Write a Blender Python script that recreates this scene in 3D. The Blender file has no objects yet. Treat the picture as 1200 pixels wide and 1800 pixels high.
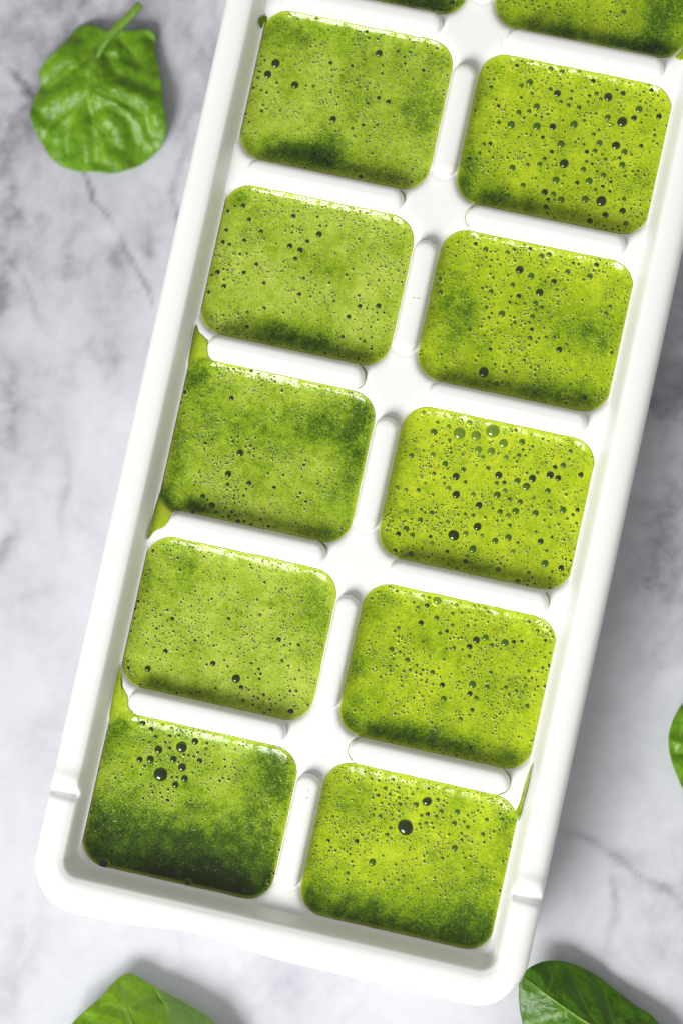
import bpy, math
import numpy as np
from mathutils import Matrix, Vector

# ------------------------------------------------------------------ units
S = 0.000125            # one authoring unit (1/8 mm) in metres
BASE = 180.0            # height of the tray deck above the marble, in units
D = 4800.0              # camera distance to the middle of the deck plane
RX, RY = 0.05559, 0.06634
TX, TY, PHI = 62.14, 66.67, -0.21686      # tray placement on the marble
PU, PV = 393.4, 319.9                     # pitch of the wells

scene = bpy.context.scene
COL = scene.collection
rng = np.random.default_rng(7)

# ------------------------------------------------------------------ camera
def cam_matrix():
    cx, sx, cy, sy = math.cos(RX), math.sin(RX), math.cos(RY), math.sin(RY)
    A = np.array([[1, 0, 0], [0, cx, -sx], [0, sx, cx]])
    B = np.array([[cy, 0, sy], [0, 1, 0], [-sy, 0, cy]])
    return B @ A
CM = cam_matrix()
CPOS = CM @ np.array([0, 0, D]) + np.array([0, 0, BASE])
cd = bpy.data.cameras.new('camera')
cam = bpy.data.objects.new('camera', cd)
COL.objects.link(cam)
M4 = Matrix.Identity(4)
for i in range(3):
    for j in range(3):
        M4[i][j] = CM[i, j]
M4.translation = Vector(CPOS * S)
cam.matrix_world = M4
cd.sensor_fit = 'VERTICAL'
cd.sensor_height = 24.0
cd.lens = D / 1800.0 * 24.0
cd.clip_start = 0.01
cd.clip_end = 20.0
cd.dof.use_dof = True
cd.dof.focus_distance = D * S
cd.dof.aperture_fstop = 3.4
scene.camera = cam

# ------------------------------------------------------------------ light
world = bpy.data.worlds.new('World')
scene.world = world
world.use_nodes = True
bg = world.node_tree.nodes['Background']
bg.inputs[0].default_value = (1.0, 0.975, 0.945, 1)
bg.inputs[1].default_value = 0.37
ld = bpy.data.lights.new('window_light', 'AREA')
ld.shape = 'RECTANGLE'
ld.size, ld.size_y = 0.74, 0.74
ld.energy = 37.0
ld.color = (1.0, 0.995, 0.99)
lo = bpy.data.objects.new('window_light', ld)
COL.objects.link(lo)
ldir = Vector((-0.54, -0.84, 0.86)).normalized()
lo.location = ldir * 1.7
lo.rotation_euler = ldir.to_track_quat('Z', 'Y').to_euler()

vs = scene.view_settings
vs.view_transform = 'Standard'
vs.look = 'None'
vs.exposure = 0.0
vs.gamma = 1.0
scene.cycles.use_denoising = True
scene.cycles.max_bounces = 8
scene.cycles.sample_clamp_indirect = 8.0

# ------------------------------------------------------------------ helpers
def px2w(x, y, z):
    """photo pixel -> world point (units) at height z above the marble"""
    x, y, z = np.broadcast_arrays(np.asarray(x, float), np.asarray(y, float), np.asarray(z, float))
    d = np.stack([(x - 600) / D, -(y - 900) / D, -np.ones_like(x)], -1) @ CM.T
    t = (z - CPOS[2]) / d[..., 2]
    return CPOS + t[..., None] * d

def px2tray(x, y, z=BASE):
    P = px2w(x, y, z)
    dx, dy = P[..., 0] - TX, P[..., 1] - TY
    c, s = math.cos(PHI), math.sin(PHI)
    return np.stack([c * dx + s * dy, -s * dx + c * dy], -1)

def tray2w(u, v, z=0.0):
    c, s = math.cos(PHI), math.sin(PHI)
    return Vector(((TX + c * u - s * v) * S, (TY + s * u + c * v) * S, z * S))

def mesh_np(name, V, F, smooth=True):
    """V (n,3) in units, F (m,k) int"""
    me = bpy.data.meshes.new(name)
    V = np.asarray(V, np.float32) * S
    F = np.asarray(F, np.int32)
    me.vertices.add(len(V))
    me.vertices.foreach_set('co', V.ravel())
    k = F.shape[1]
    me.loops.add(F.size)
    me.loops.foreach_set('vertex_index', F.ravel())
    me.polygons.add(len(F))
    me.polygons.foreach_set('loop_start', np.arange(0, F.size, k, dtype=np.int32))
    me.polygons.foreach_set('loop_total', np.full(len(F), k, np.int32))
    me.polygons.foreach_set('use_smooth', np.full(len(F), smooth, bool))
    me.update(calc_edges=True)
    me.validate()
    return me

def attr(me, name, vals):
    a = me.attributes.new(name, 'FLOAT', 'POINT')
    a.data.foreach_set('value', np.asarray(vals, np.float32))

def obj(name, me, mat=None, parent=None, loc=(0, 0, 0)):
    o = bpy.data.objects.new(name, me)
    COL.objects.link(o)
    if mat is not None and len(me.materials) == 0:
        me.materials.append(mat)
    o.parent = parent
    o.location = Vector(loc) * S
    return o

def tag(o, label, cat, group=None):
    o['label'] = label
    o['category'] = cat
    if group:
        o['group'] = group

def empty(name, loc, rz=0.0):
    o = bpy.data.objects.new(name, None)
    o.empty_display_size = 0.01
    COL.objects.link(o)
    o.location = loc
    o.rotation_euler = (0, 0, rz)
    return o

def grid_faces(nr, nc, wrap=False):
    i = np.arange(nr - 1)[:, None]
    j = np.arange(nc if wrap else nc - 1)[None, :]
    j2 = (j + 1) % nc
    a = i * nc + j; b = i * nc + j2; c = (i + 1) * nc + j2; d = (i + 1) * nc + j
    return np.stack([a, b, c, d], -1).reshape(-1, 4)

def _hash(ix, iy, seed):
    h = (ix.astype(np.int64) * 374761393 + iy.astype(np.int64) * 668265263 + seed * 1442695041) & 0xffffffff
    h = ((h ^ (h >> 13)) * 1274126177) & 0xffffffff
    return ((h ^ (h >> 16)) & 0xffff) / 65535.0

def vnoise(x, y, seed=0):
    ix, iy = np.floor(x), np.floor(y)
    fx, fy = x - ix, y - iy
    fx = fx * fx * (3 - 2 * fx); fy = fy * fy * (3 - 2 * fy)
    a = _hash(ix, iy, seed); b = _hash(ix + 1, iy, seed)
    c = _hash(ix, iy + 1, seed); d = _hash(ix + 1, iy + 1, seed)
    return (a * (1 - fx) + b * fx) * (1 - fy) + (c * (1 - fx) + d * fx) * fy

def fbm(x, y, seed=0, octv=4):
    s = 0; a = 0.5; t = 0
    for k in range(octv):
        s = s + a * vnoise(x * 2 ** k + 17.3 * k, y * 2 ** k - 9.1 * k, seed + k * 31)
        t += a; a *= 0.55
    return s / t

def seg_dist(x, y, pts):
    """distance to polyline, and parameter 0..1 along it"""
    best = np.full(np.shape(x), 1e9); par = np.zeros(np.shape(x))
    n = len(pts) - 1
    for i in range(n):
        (ax, ay), (bx, by) = pts[i], pts[i + 1]
        dx, dy = bx - ax, by - ay
        t = np.clip(((x - ax) * dx + (y - ay) * dy) / (dx * dx + dy * dy + 1e-9), 0, 1)
        d = np.hypot(x - ax - t * dx, y - ay - t * dy)
        m = d < best
        best = np.where(m, d, best); par = np.where(m, (i + t) / n, par)
    return best, par

def spline(pts, n, closed=False):
    P = np.asarray(pts, float)
    if closed:
        Q = np.vstack([P[-1], P, P[0], P[1]])
        segs = len(P)
    else:
        Q = np.vstack([2 * P[0] - P[1], P, 2 * P[-1] - P[-2]])
        segs = len(P) - 1
    t = np.linspace(0, segs, n, endpoint=not closed)
    i = np.minimum(t.astype(int), segs - 1); f = (t - i)[:, None]
    p0, p1, p2, p3 = Q[i], Q[i + 1], Q[i + 2], Q[i + 3]
    return 0.5 * (2 * p1 + (p2 - p0) * f + (2 * p0 - 5 * p1 + 4 * p2 - p3) * f ** 2 + (3 * p1 - p0 - 3 * p2 + p3) * f ** 3)

# ------------------------------------------------------------------ materials
class NT:
    def __init__(self, name):
        self.mat = bpy.data.materials.new(name)
        self.mat.use_nodes = True
        self.t = self.mat.node_tree
        self.b = self.t.nodes['Principled BSDF']
        self.out = self.t.nodes['Material Output']
    def n(self, kind, **kw):
        nd = self.t.nodes.new(kind)
        for k, v in kw.items():
            setattr(nd, k, v)
        return nd
    def l(self, a, b):
        self.t.links.new(a, b)
    def coords(self):
        tc = self.n('ShaderNodeTexCoord')
        vm = self.n('ShaderNodeVectorMath', operation='SCALE')
        vm.inputs['Scale'].default_value = 1.0 / S
        self.l(tc.outputs['Object'], vm.inputs[0])
        return vm.outputs[0]
    def noise(self, co, size, detail=3.0, rough=0.55, dist=0.0):
        nz = self.n('ShaderNodeTexNoise')
        nz.inputs['Scale'].default_value = 1.0 / size
        nz.inputs['Detail'].default_value = detail
        nz.inputs['Roughness'].default_value = rough
        nz.inputs['Distortion'].default_value = dist
        self.l(co, nz.inputs['Vector'])
        return nz.outputs['Fac']
    def math(self, op, a, b=None, clamp=False):
        m = self.n('ShaderNodeMath', operation=op, use_clamp=clamp)
        for k, v in enumerate((a, b)):
            if v is None: continue
            if isinstance(v, (int, float)): m.inputs[k].default_value = v
            else: self.l(v, m.inputs[k])
        return m.outputs[0]
    def attr(self, name):
        return self.n('ShaderNodeAttribute', attribute_name=name).outputs['Fac']
    def ramp(self, fac, stops, interp='LINEAR'):
        r = self.n('ShaderNodeValToRGB')
        cr = r.color_ramp
        cr.interpolation = interp
        while len(cr.elements) < len(stops): cr.elements.new(0.5)
        for e, (p, c) in zip(cr.elements, stops):
            e.position = p; e.color = (*c, 1)
        self.l(fac, r.inputs[0])
        return r.outputs[0]
    def mix(self, fac, a, b, mode='MIX'):
        m = self.n('ShaderNodeMix', data_type='RGBA', blend_type=mode)
        for k, v in ((0, fac), (6, a), (7, b)):
            if isinstance(v, (int, float)): m.inputs[k].default_value = v
            elif isinstance(v, tuple): m.inputs[k].default_value = (*v, 1)
            else: self.l(v, m.inputs[k])
        return m.outputs[2]
    def bump(self, h, dist, strength=1.0):
        b = self.n('ShaderNodeBump')
        b.inputs['Strength'].default_value = strength
        b.inputs['Distance'].default_value = dist * S
        self.l(h, b.inputs['Height'])
        self.l(b.outputs[0], self.b.inputs['Normal'])
    def set(self, **kw):
        for k, v in kw.items():
            k = k.replace('_', ' ')
            if isinstance(v, tuple): v = (*v, 1) if len(v) == 3 else v
            self.b.inputs[k].default_value = v

def make_plastic():
    m = NT('white_plastic')
    co = m.coords()
    f = m.noise(co, 160, 4)
    c = m.ramp(f, [(0.3, (0.86, 0.855, 0.832)), (0.7, (0.88, 0.875, 0.855))])
    m.l(c, m.b.inputs['Base Color'])
    m.set(Roughness=0.34, IOR=1.45)
    m.bump(m.noise(co, 9, 3), 0.12, 0.35)
    return m.mat

def make_marble():
    m = NT('marble')
    co = m.coords()
    v = m.attr('vein')  # stone veins plus the shade painted into the same attribute
    fine = m.noise(co, 26, 5, 0.65, 0.4)
    mid = m.noise(co, 90, 4, 0.6, 0.8)
    amp = m.math('ADD', 0.16, m.math('MULTIPLY', v, 0.75))
    nz = m.math('ADD', m.math('MULTIPLY', m.math('SUBTRACT', fine, 0.5), 1.0), m.math('MULTIPLY', m.math('SUBTRACT', mid, 0.5), 1.1))
    t = m.math('ADD', v, m.math('MULTIPLY', nz, amp), True)
    c = m.ramp(t, [(0.0, (0.65, 0.665, 0.705)), (0.3, (0.485, 0.492, 0.54)), (0.6, (0.26, 0.258, 0.29)), (1.0, (0.10, 0.095, 0.115))])
    m.l(c, m.b.inputs['Base Color'])
    m.set(Roughness=0.46, IOR=1.5)
    return m.mat

def make_foam(name, light, hi, green=(0.062, 0.135, 0.002)):
    m = NT(name)
    co = m.coords()
    f = m.attr('foam')
    e = m.attr('edge')
    g1 = m.noise(co, 3.4, 2, 0.65)
    g2 = m.noise(co, 22, 5, 0.66, 0.5)
    t = m.math('ADD', f, m.math('MULTIPLY', m.math('SUBTRACT', g1, 0.5), 0.80))
    t = m.math('ADD', t, m.math('MULTIPLY', m.math('SUBTRACT', g2, 0.5), 0.62), True)
    c = m.ramp(t, [(0.0, (0.012, 0.024, 0.0012)), (0.14, (0.030, 0.060, 0.0012)), (0.34, green), (0.62, light), (1.0, hi)])
    c2 = m.mix(e, c, (0.44, 0.54, 0.02))
    wet = m.attr('wet')
    m.l(c2, m.b.inputs['Base Color'])
    m.set(IOR=1.48)
    m.l(m.math('SUBTRACT', 0.23, m.math('MULTIPLY', wet, 0.17)), m.b.inputs['Roughness'])
    h = m.math('ADD', g1, m.math('MULTIPLY', g2, 1.2))
    h = m.math('MULTIPLY', h, m.math('SUBTRACT', 1.0, m.math('MULTIPLY', wet, 0.9)))
    m.bump(h, 1.1, 0.55)
    return m.mat

def make_bubble(name, col, edge):
    m = NT(name)
    lw = m.n('ShaderNodeNewGeometry')
    co = m.coords()
    f = m.noise(co, 0.9, 2)
    m.l(m.ramp(f, [(0.3, col), (0.8, edge)]), m.b.inputs['Base Color'])
    m.set(Roughness=0.10, IOR=1.7)
    return m.mat

def make_juice():
    m = NT('thin_juice')
    co = m.coords()
    f = m.noise(co, 22, 4, 0.6, 0.4)
    a = m.attr('foam')
    t = m.math('ADD', m.math('MULTIPLY', f, 0.6), a, True)
    m.l(m.ramp(t, [(0.1, (0.05, 0.14, 0.002)), (0.5, (0.22, 0.36, 0.004)), (0.9, (0.55, 0.66, 0.02))]), m.b.inputs['Base Color'])
    m.set(Roughness=0.12, IOR=1.36)
    m.bump(f, 2.0, 0.4)
    return m.mat

def make_leaf(name, dark, mid, vein):
    m = NT(name)
    co = m.coords()
    f = m.noise(co, 34, 5, 0.6, 0.5)
    f2 = m.noise(co, 5, 3)
    t = m.math('ADD', f, m.math('MULTIPLY', m.math('SUBTRACT', f2, 0.5), 0.25))
    c = m.ramp(t, [(0.3, dark), (0.7, mid)])
    vo = m.n('ShaderNodeTexVoronoi', feature='DISTANCE_TO_EDGE')
    vo.inputs['Scale'].default_value = 1 / 17
    wob = m.n('ShaderNodeTexNoise'); wob.inputs['Scale'].default_value = 1 / 14
    m.l(co, wob.inputs['Vector'])
    ad = m.n('ShaderNodeVectorMath', operation='MULTIPLY_ADD')
    m.l(wob.outputs['Color'], ad.inputs[0]); ad.inputs[1].default_value = (9, 9, 9); m.l(co, ad.inputs[2])
    m.l(ad.outputs[0], vo.inputs['Vector'])
    net = m.ramp(vo.outputs['Distance'], [(0.0, (.32, .32, .32)), (0.10, (0, 0, 0))])
    c = m.mix(net, c, vein)
    c = m.mix(m.attr('vein'), c, vein)
    m.l(c, m.b.inputs['Base Color'])
    m.set(Roughness=0.33, IOR=1.45)
    m.bump(m.math('ADD', f2, m.math('MULTIPLY', f, 3.0)), 1.4, 0.6)
    tr = m.n('ShaderNodeBsdfTranslucent')
    hs = m.n('ShaderNodeHueSaturation')
    hs.inputs['Value'].default_value = 1.6
    m.l(c, hs.inputs['Color'])
    m.l(hs.outputs[0], tr.inputs['Color'])
    mx = m.n('ShaderNodeMixShader')
    mx.inputs[0].default_value = 0.22
    m.l(m.b.outputs[0], mx.inputs[1]); m.l(tr.outputs[0], mx.inputs[2])
    m.l(mx.outputs[0], m.out.inputs['Surface'])
    return m.mat

PLASTIC = make_plastic()
MARBLE = make_marble()
FOAM_DULL = make_foam('foam_dull', (0.265, 0.40, 0.010), (0.50, 0.62, 0.085))
FOAM_VIVID = make_foam('foam_vivid', (0.27, 0.405, 0.003), (0.53, 0.64, 0.018), (0.070, 0.155, 0.0015))
BUB_FINE = make_bubble('bubble_fine', (0.026, 0.058, 0.002), (0.055, 0.11, 0.003))
BUB_FINE_VIVID = make_bubble('bubble_fine_vivid', (0.034, 0.078, 0.001), (0.07, 0.135, 0.002))
BUB_DARK = make_bubble('bubble_dark', (0.009, 0.020, 0.002), (0.022, 0.046, 0.003))
BUB_MID = make_bubble('bubble_mid', (0.040, 0.090, 0.001), (0.080, 0.165, 0.002))
BUB_PALE = make_bubble('bubble_pale', (0.11, 0.20, 0.006), (0.17, 0.29, 0.01))
JUICE = make_juice()
LEAF = make_leaf('spinach_green', (0.085, 0.225, 0.003), (0.185, 0.39, 0.008), (0.26, 0.44, 0.04))
LEAF_BRIGHT = make_leaf('spinach_bright_green', (0.13, 0.29, 0.003), (0.22, 0.42, 0.008), (0.30, 0.48, 0.05))
LEAF_DARK = make_leaf('spinach_dark_green', (0.042, 0.13, 0.003), (0.085, 0.23, 0.006), (0.15, 0.31, 0.025))
LEAF_PALE = make_leaf('spinach_pale_green', (0.13, 0.28, 0.03), (0.20, 0.37, 0.06), (0.3, 0.46, 0.1))
STEM = make_leaf('spinach_stem', (0.09, 0.22, 0.008), (0.15, 0.31, 0.016), (0.28, 0.46, 0.06))

# ------------------------------------------------------------------ marble countertop
def build_marble():
    xs = np.arange(-1500, 1500.1, 7.5); ys = np.arange(-1900, 1900.1, 7.5)
    X, Y = np.meshgrid(xs, ys)
    # photo-plane coordinates of the marble, used to lay the stone's veins and some painted shade
    P0 = px2w(600, 900, 0)
    k = D / (D + BASE)
    px = (X - P0[0]) * k + 600; py = 900 - (Y - P0[1]) * k
    wx = px + 60 * (fbm(X / 90, Y / 90, 3) - .5); wy = py + 60 * (fbm(X / 90, Y / 90, 9) - .5)
    c = fbm(wx / 240 + 3.1, wy / 300 + 1.7, 21, 5)
    v = np.clip((c - 0.42) * 1.5, 0, 1) * 0.58
    # ridged streaks running down the slab
    for sd, sc, w, a in ((41, 260, .03, .20), (57, 170, .03, .10), (77, 420, .02, .16)):
        r = np.abs(fbm((wx * .9 + wy * .35) / sc, (wy * .55 - wx * .2) / sc, sd, 5) - .5)
        m = np.clip(fbm(px / 150, py / 150, sd + 5) * 3 - 1.25, 0, 1)
        v = v + a * np.exp(-(r / w) ** 2) * m
    def blob(x, y, rx, ry, a):
        return a * np.exp(-((wx - x) / rx) ** 2 - ((wy - y) / ry) ** 2)
    for b in ((60, 110, 110, 130, .12), (30, 330, 70, 120, .06), (5, 500, 16, 55, .35), (2, 690, 22, 60, .18), (4, 965, 14, 40, .45),
              (190, 490, 50, 80, .14), (262, 430, 14, 30, .3), (120, 450, 12, 40, .15), (205, 455, 16, 22, .25), (115, 850, 8, 70, .25),
              (200, 640, 35, 60, .12), (150, 1745, 7, 9, .3), (1110, 1180, 30, 30, .22), (1165, 900, 40, 50, .22), (1150, 1060, 60, 40, .12),
              (1085, 1500, 60, 18, .28), (1065, 1580, 14, 55, .24), (1140, 1545, 55, 14, .22), (1010, 1470, 30, 16, .2), (500, 1740, 40, 40, .08),
              (1100, 1330, 90, 160, .06), (1180, 640, 70, 180, .28), (1165, 1010, 60, 110, .24), (70, 30, 60, 60, .1), (40, 210, 60, 60, .12), (150, 560, 60, 60, .08), (320, 80, 60, 120, .1), (300, 350, 60, 100, .10), (80, 760, 60, 90, -.06)):  # blobs at right and by the leaf also paint in tray and leaf shadow
        v = v + blob(*b)
    for pts, w, a in (([(10, 95), (55, 150), (95, 200), (150, 300), (190, 390), (235, 460), (270, 530)], 4.5, .38),
                      ([(985, 1452), (1050, 1492), (1100, 1520), (1160, 1552), (1230, 1600)], 8, .42),
                      ([(1062, 1545), (1068, 1600), (1050, 1680)], 8, .26), ([(520, 1695), (470, 1755), (420, 1810)], 8, .14),
                      ([(-20, 400), (40, 480), (60, 560)], 6, .12), ([(330, 240), (300, 330), (330, 420)], 6, .2)):
        d, _ = seg_dist(wx * .6 + px * .4, wy * .6 + py * .4, pts)
        v = v + a * np.exp(-(d / w) ** 2) * (0.35 + 0.9 * fbm(px / 30, py / 30, 91))
    # grey and veining fade towards the near edge, far end slightly darker
    v = v * np.interp(py, [0, 500, 1300, 1800], [1.25, 1.05, 0.75, 0.6]) + .03 + .05 * np.clip((600 - py) / 600, 0, 1)
    V = np.stack([X, Y, np.zeros_like(X)], -1).reshape(-1, 3)
    F = grid_faces(*X.shape)
    n = len(V)
    me = mesh_np('marble_countertop', V, F)
    attr(me, 'vein', np.clip(v, 0, 1.2).ravel())  # veins together with the painted shade
    o = obj('marble_countertop', me, MARBLE)
    o['kind'] = 'structure'
    # slab thickness
    b = mesh_np('slab_edge', [(-1500, -1900, -1), (1500, -1900, -1), (1500, 1900, -1), (-1500, 1900, -1),
                              (-1500, -1900, -160), (1500, -1900, -160), (1500, 1900, -160), (-1500, 1900, -160)],
                [(4, 5, 1, 0), (5, 6, 2, 1), (6, 7, 3, 2), (7, 4, 0, 3), (7, 6, 5, 4)], False)
    obj('slab_edge', b, MARBLE, o)
build_marble()

# ------------------------------------------------------------------ ice cube tray
ROWS = [3, 2, 1, 0, -1, -2]                 # row k has its centre at v = k * PV
HW, HH, RC = 173.0, 136.5, 47.0             # half width / height / corner radius of a well opening
BW = 21.5                                   # half width of a divider bar

def sd_rr(x, y, hw, hh, r):
    qx = np.abs(x) - (hw - r); qy = np.abs(y) - (hh - r)
    return np.hypot(np.maximum(qx, 0), np.maximum(qy, 0)) + np.minimum(np.maximum(qx, qy), 0) - r

def well_z(d):                              # d > 0 inside the well
    w, m = 4.0, 3.0
    return np.maximum(-m * w * np.logaddexp(0, d / w), -150.0)

BARS = []                                   # (u0, v0, u1, v1)
for k in ROWS[:-1]:
    v = (k - 0.5) * PV
    for s in (-1, 1):
        BARS.append((s * 57 + s * BW, v, s * 341 - s * BW, v))
VBARS = [(0, k * PV - 102 + BW, 0, k * PV + 102 - BW) for k in ROWS]

TC = 160.0                                  # v of the tray's middle
tray = empty('ice_cube_tray', tray2w(0, TC, 0), PHI)
tag(tray, 'white plastic ice cube tray lying diagonally on the marble, filled with green smoothie', 'ice cube tray')

def build_deck():
    us = np.arange(-392, 392.1, 3.0); vs_ = np.arange(-802, 1122.1, 3.0)
    U, V = np.meshgrid(us, vs_)
    z = np.zeros_like(U)
    for k in ROWS:
        for s in (-1, 1):
            d = -sd_rr(U - s * PU / 2, V - k * PV, HW, HH, RC)
            z = np.minimum(z, np.where(d > -30, well_z(d), 0))
    for (a, b, c, e) in BARS + VBARS:
        d, _ = seg_dist(U, V, [(a, b), (c, e)])
        z = z - 3.0 * np.exp(-((d - BW - 2) / 3.5) ** 2) * (z > -6)
    z += 0.5 * (fbm(U / 70, V / 70, 5) - .5)
    P = np.stack([U, V - TC, z + BASE], -1).reshape(-1, 3)
    obj('well_deck', mesh_np('well_deck', P, grid_faces(*U.shape)), PLASTIC, tray)
build_deck()

def build_rim():
    HU, HV = 373.0, 943.0                    # half size of the inner foot of the rim
    r0 = 16.0
    path = []
    for (cx, cy, a0) in ((1, 1, 0), (-1, 1, 90), (-1, -1, 180), (1, -1, 270)):
        for t in np.linspace(0, 90, 25):
            a = math.radians(a0 + t)
            path.append((cx * (HU - r0) + r0 * math.cos(a), cy * (HV - r0) + r0 * math.sin(a), math.cos(a), math.sin(a)))
    full = []
    for i in range(len(path)):
        p, q = path[i], path[(i + 1) % len(path)]
        full.append(p)
        n = int(math.hypot(q[0] - p[0], q[1] - p[1]) / 4)
        for t in range(1, n):
            f = t / n
            full.append((p[0] + (q[0] - p[0]) * f, p[1] + (q[1] - p[1]) * f, p[2], p[3]))
    P = np.array(full)
    prof = []
    for t in np.linspace(0, 1, 13):         # inner wall rising from the deck
        e = -5 + 25 * t
        s = t * t * (3 - 2 * t)
        prof.append((e, -4 + 51 * s))
    prof += [(23, 48.6), (27, 49.6), (33, 50.2), (40, 50.4), (47, 49.8), (53, 48), (57.5, 45.5), (61, 42), (63.6, 37.5), (65.2, 32), (66, 25),
             (66.3, 12), (66, -6), (65.3, -24), (63.5, -28), (60, -30), (56, -28), (53, -20), (51, -6)]
    prof += [(46, -30), (40, -90), (31, -150), (24, -BASE + 7), (18, -BASE + 0.5), (0, -BASE + 0.5)]
    prof = np.array(prof)
    E, Z = prof[:, 0][:, None], prof[:, 1][:, None]
    U = P[:, 0][None] + E * P[:, 2][None]
    V = P[:, 1][None] + E * 1.22 * P[:, 3][None] + TC
    # the low end lip bows inward a little
    lip = np.clip((E - 20) / 40, 0, 1)
    V = V + lip * 13 * np.exp(-((U + 130) / 95) ** 2) * (V < -760)
    Zz = np.repeat(Z, U.shape[1], 1)
    top = np.clip((Zz - 20) / 26, 0, 1) * np.clip((E - 8) / 10, 0, 1)
    side = (np.abs(U) > 340) & (V > -800)
    for vn in (-658, ):
        w = V - vn
        notch = 4.0 * np.exp(-((w - 22) / 14) ** 2) - 14 * np.exp(-((w + 2) / 8.5) ** 2)
        low = -6.0 / (1 + np.exp(w / 2.0))
        Zz = Zz + top * np.where(side, notch, 0) + top * low
    Q = np.stack([U, V - TC, Zz + BASE], -1).reshape(-1, 3)
    F = grid_faces(len(prof), U.shape[1], True)[:, ::-1]
    obj('tray_rim', mesh_np('tray_rim', Q, F), PLASTIC, tray)
build_rim()

def bar_mesh(length):
    """round ended ridge lying along x, centre at origin"""
    h = length / 2 - BW
    n = 20
    out = []
    for t in np.linspace(-90, 90, n):
        a = math.radians(t); out.append((h, math.cos(a), math.sin(a)))
    for t in np.linspace(90, 270, n):
        a = math.radians(t); out.append((-h, math.cos(a), math.sin(a)))
    out = np.array(out)
    rings = [(1.10, -26), (1.02, -6), (1.0, 2), (.965, 9), (.91, 14), (.82, 18), (.68, 20.6), (.5, 22.0), (.28, 22.7), (0.0, 23)]
    V = []
    for f, z in rings:
        r = BW * f
        V.append(np.stack([out[:, 0] + r * out[:, 1], r * out[:, 2], np.full(len(out), z)], 1))
    F = grid_faces(len(rings), len(out), True)
    return mesh_np('divider', np.concatenate(V), F)
H_ME = bar_mesh(341 - 57); V_ME = bar_mesh(204)
for (a, b, c, e) in BARS:
    obj('divider', H_ME, PLASTIC, tray, ((a + c) / 2, (b + e) / 2 - TC, BASE))
for (a, b, c, e) in VBARS:
    o = obj('divider', V_ME, PLASTIC, tray, (0, (b + e) / 2 - TC, BASE))
    o.rotation_euler = (0, 0, math.pi / 2)
def dash(u, v, w, h):
    z = BASE + 23
    me = mesh_np('mould_mark', [(-w, -h, -2), (w, -h, -2), (w, h, -2), (-w, h, -2), (-w * .7, -h * .6, 1.1), (w * .7, -h * .6, 1.1), (w * .7, h * .6, 1.1), (-w * .7, h * .6, 1.1)],
                 [(0, 1, 5, 4), (1, 2, 6, 5), (2, 3, 7, 6), (3, 0, 4, 7), (4, 5, 6, 7)], False)
    obj('mould_mark', me, PLASTIC, tray, (u, v - TC, z))
for (x, y, w, h) in ((726, 525, 3, 1.2), (734, 526, 3, 1.2), (541, 1392, 1.2, 5), (539, 1404, 3.5, 1.3)):
    p = px2tray(x, y, BASE + 23)
    dash(p[0], p[1], w, h)

# ------------------------------------------------------------------ smoothie
LZ = -17.0
def liquid_z(d):
    return LZ + 9.8 * np.exp(-np.maximum(d, 0) / 11.0)

def rr_outline(n):
    pts = []
    for (cx, cy, a0) in ((1, 1, 0), (-1, 1, 90), (-1, -1, 180), (1, -1, 270)):
        for t in np.linspace(0, 90, 20):
            a = math.radians(a0 + t)
            pts.append((cx * (HW - RC) + RC * math.cos(a), cy * (HH - RC) + RC * math.sin(a)))
    pts = np.array(pts + [pts[0]])
    L = np.r_[0, np.cumsum(np.hypot(*np.diff(pts, axis=0).T))]
    t = np.linspace(0, L[-1], n, endpoint=False)
    return np.stack([np.interp(t, L, pts[:, 0]), np.interp(t, L, pts[:, 1])], 1)
OUT = rr_outline(330)
NRM = np.roll(OUT, -1, 0) - np.roll(OUT, 1, 0)
NRM = np.stack([NRM[:, 1], -NRM[:, 0]], 1) / np.hypot(*NRM.T)[:, None]

def dome_mesh(name, seg, m_dome, m_lip, lipfoam=.95):
    """unit bubble: a glossy dome with a lip of foam round it"""
    V, F, mi = [], [], []
    ring = [(1.0, 0.0), (0.94, 0.26), (0.76, 0.50), (0.46, 0.66)]
    for r, z in ring:
        for k in range(seg):
            a = 2 * math.pi * k / seg
            V.append((r * math.cos(a), r * math.sin(a), z))
    V.append((0, 0, 0.72))
    for i in range(len(ring) - 1):
        for k in range(seg):
            F.append((i * seg + k, i * seg + (k + 1) % seg, (i + 1) * seg + (k + 1) % seg, (i + 1) * seg + k)); mi.append(0)
    t = (len(ring) - 1) * seg
    for k in range(seg):
        F.append((t + k, t + (k + 1) % seg, len(V) - 1)); mi.append(0)
    b = len(V)
    lip = [(1.5, -0.02), (1.28, 0.14), (1.08, 0.24), (0.95, 0.2)]
    for r, z in lip:
        for k in range(seg):
            a = 2 * math.pi * k / seg
            V.append((r * math.cos(a), r * math.sin(a), z))
    for i in range(len(lip) - 1):
        for k in range(seg):
            F.append((b + i * seg + k, b + i * seg + (k + 1) % seg, b + (i + 1) * seg + (k + 1) % seg, b + (i + 1) * seg + k)); mi.append(1)
    me = bpy.data.meshes.new(name)
    me.from_pydata([Vector(v) * S for v in V], [], F)
    me.materials.append(m_dome); me.materials.append(m_lip)
    me.polygons.foreach_set('material_index', mi)
    me.polygons.foreach_set('use_smooth', [True] * len(F))
    attr(me, 'foam', np.full(len(V), lipfoam)); attr(me, 'edge', np.zeros(len(V))); attr(me, 'wet', np.full(len(V), .7))
    return me
DOMES = {}
for fn, fm in (('dull', FOAM_DULL), ('vivid', FOAM_VIVID)):
    DOMES[fn] = [dome_mesh('bubble', 14, m, fm) for m in (BUB_DARK, BUB_MID, BUB_PALE)]
    DOMES[fn].append(dome_mesh('bubble', 14, BUB_DARK, fm, .36))

def P(s):
    return [tuple(float(q) for q in t.split(',')) for t in s.split()]

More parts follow.
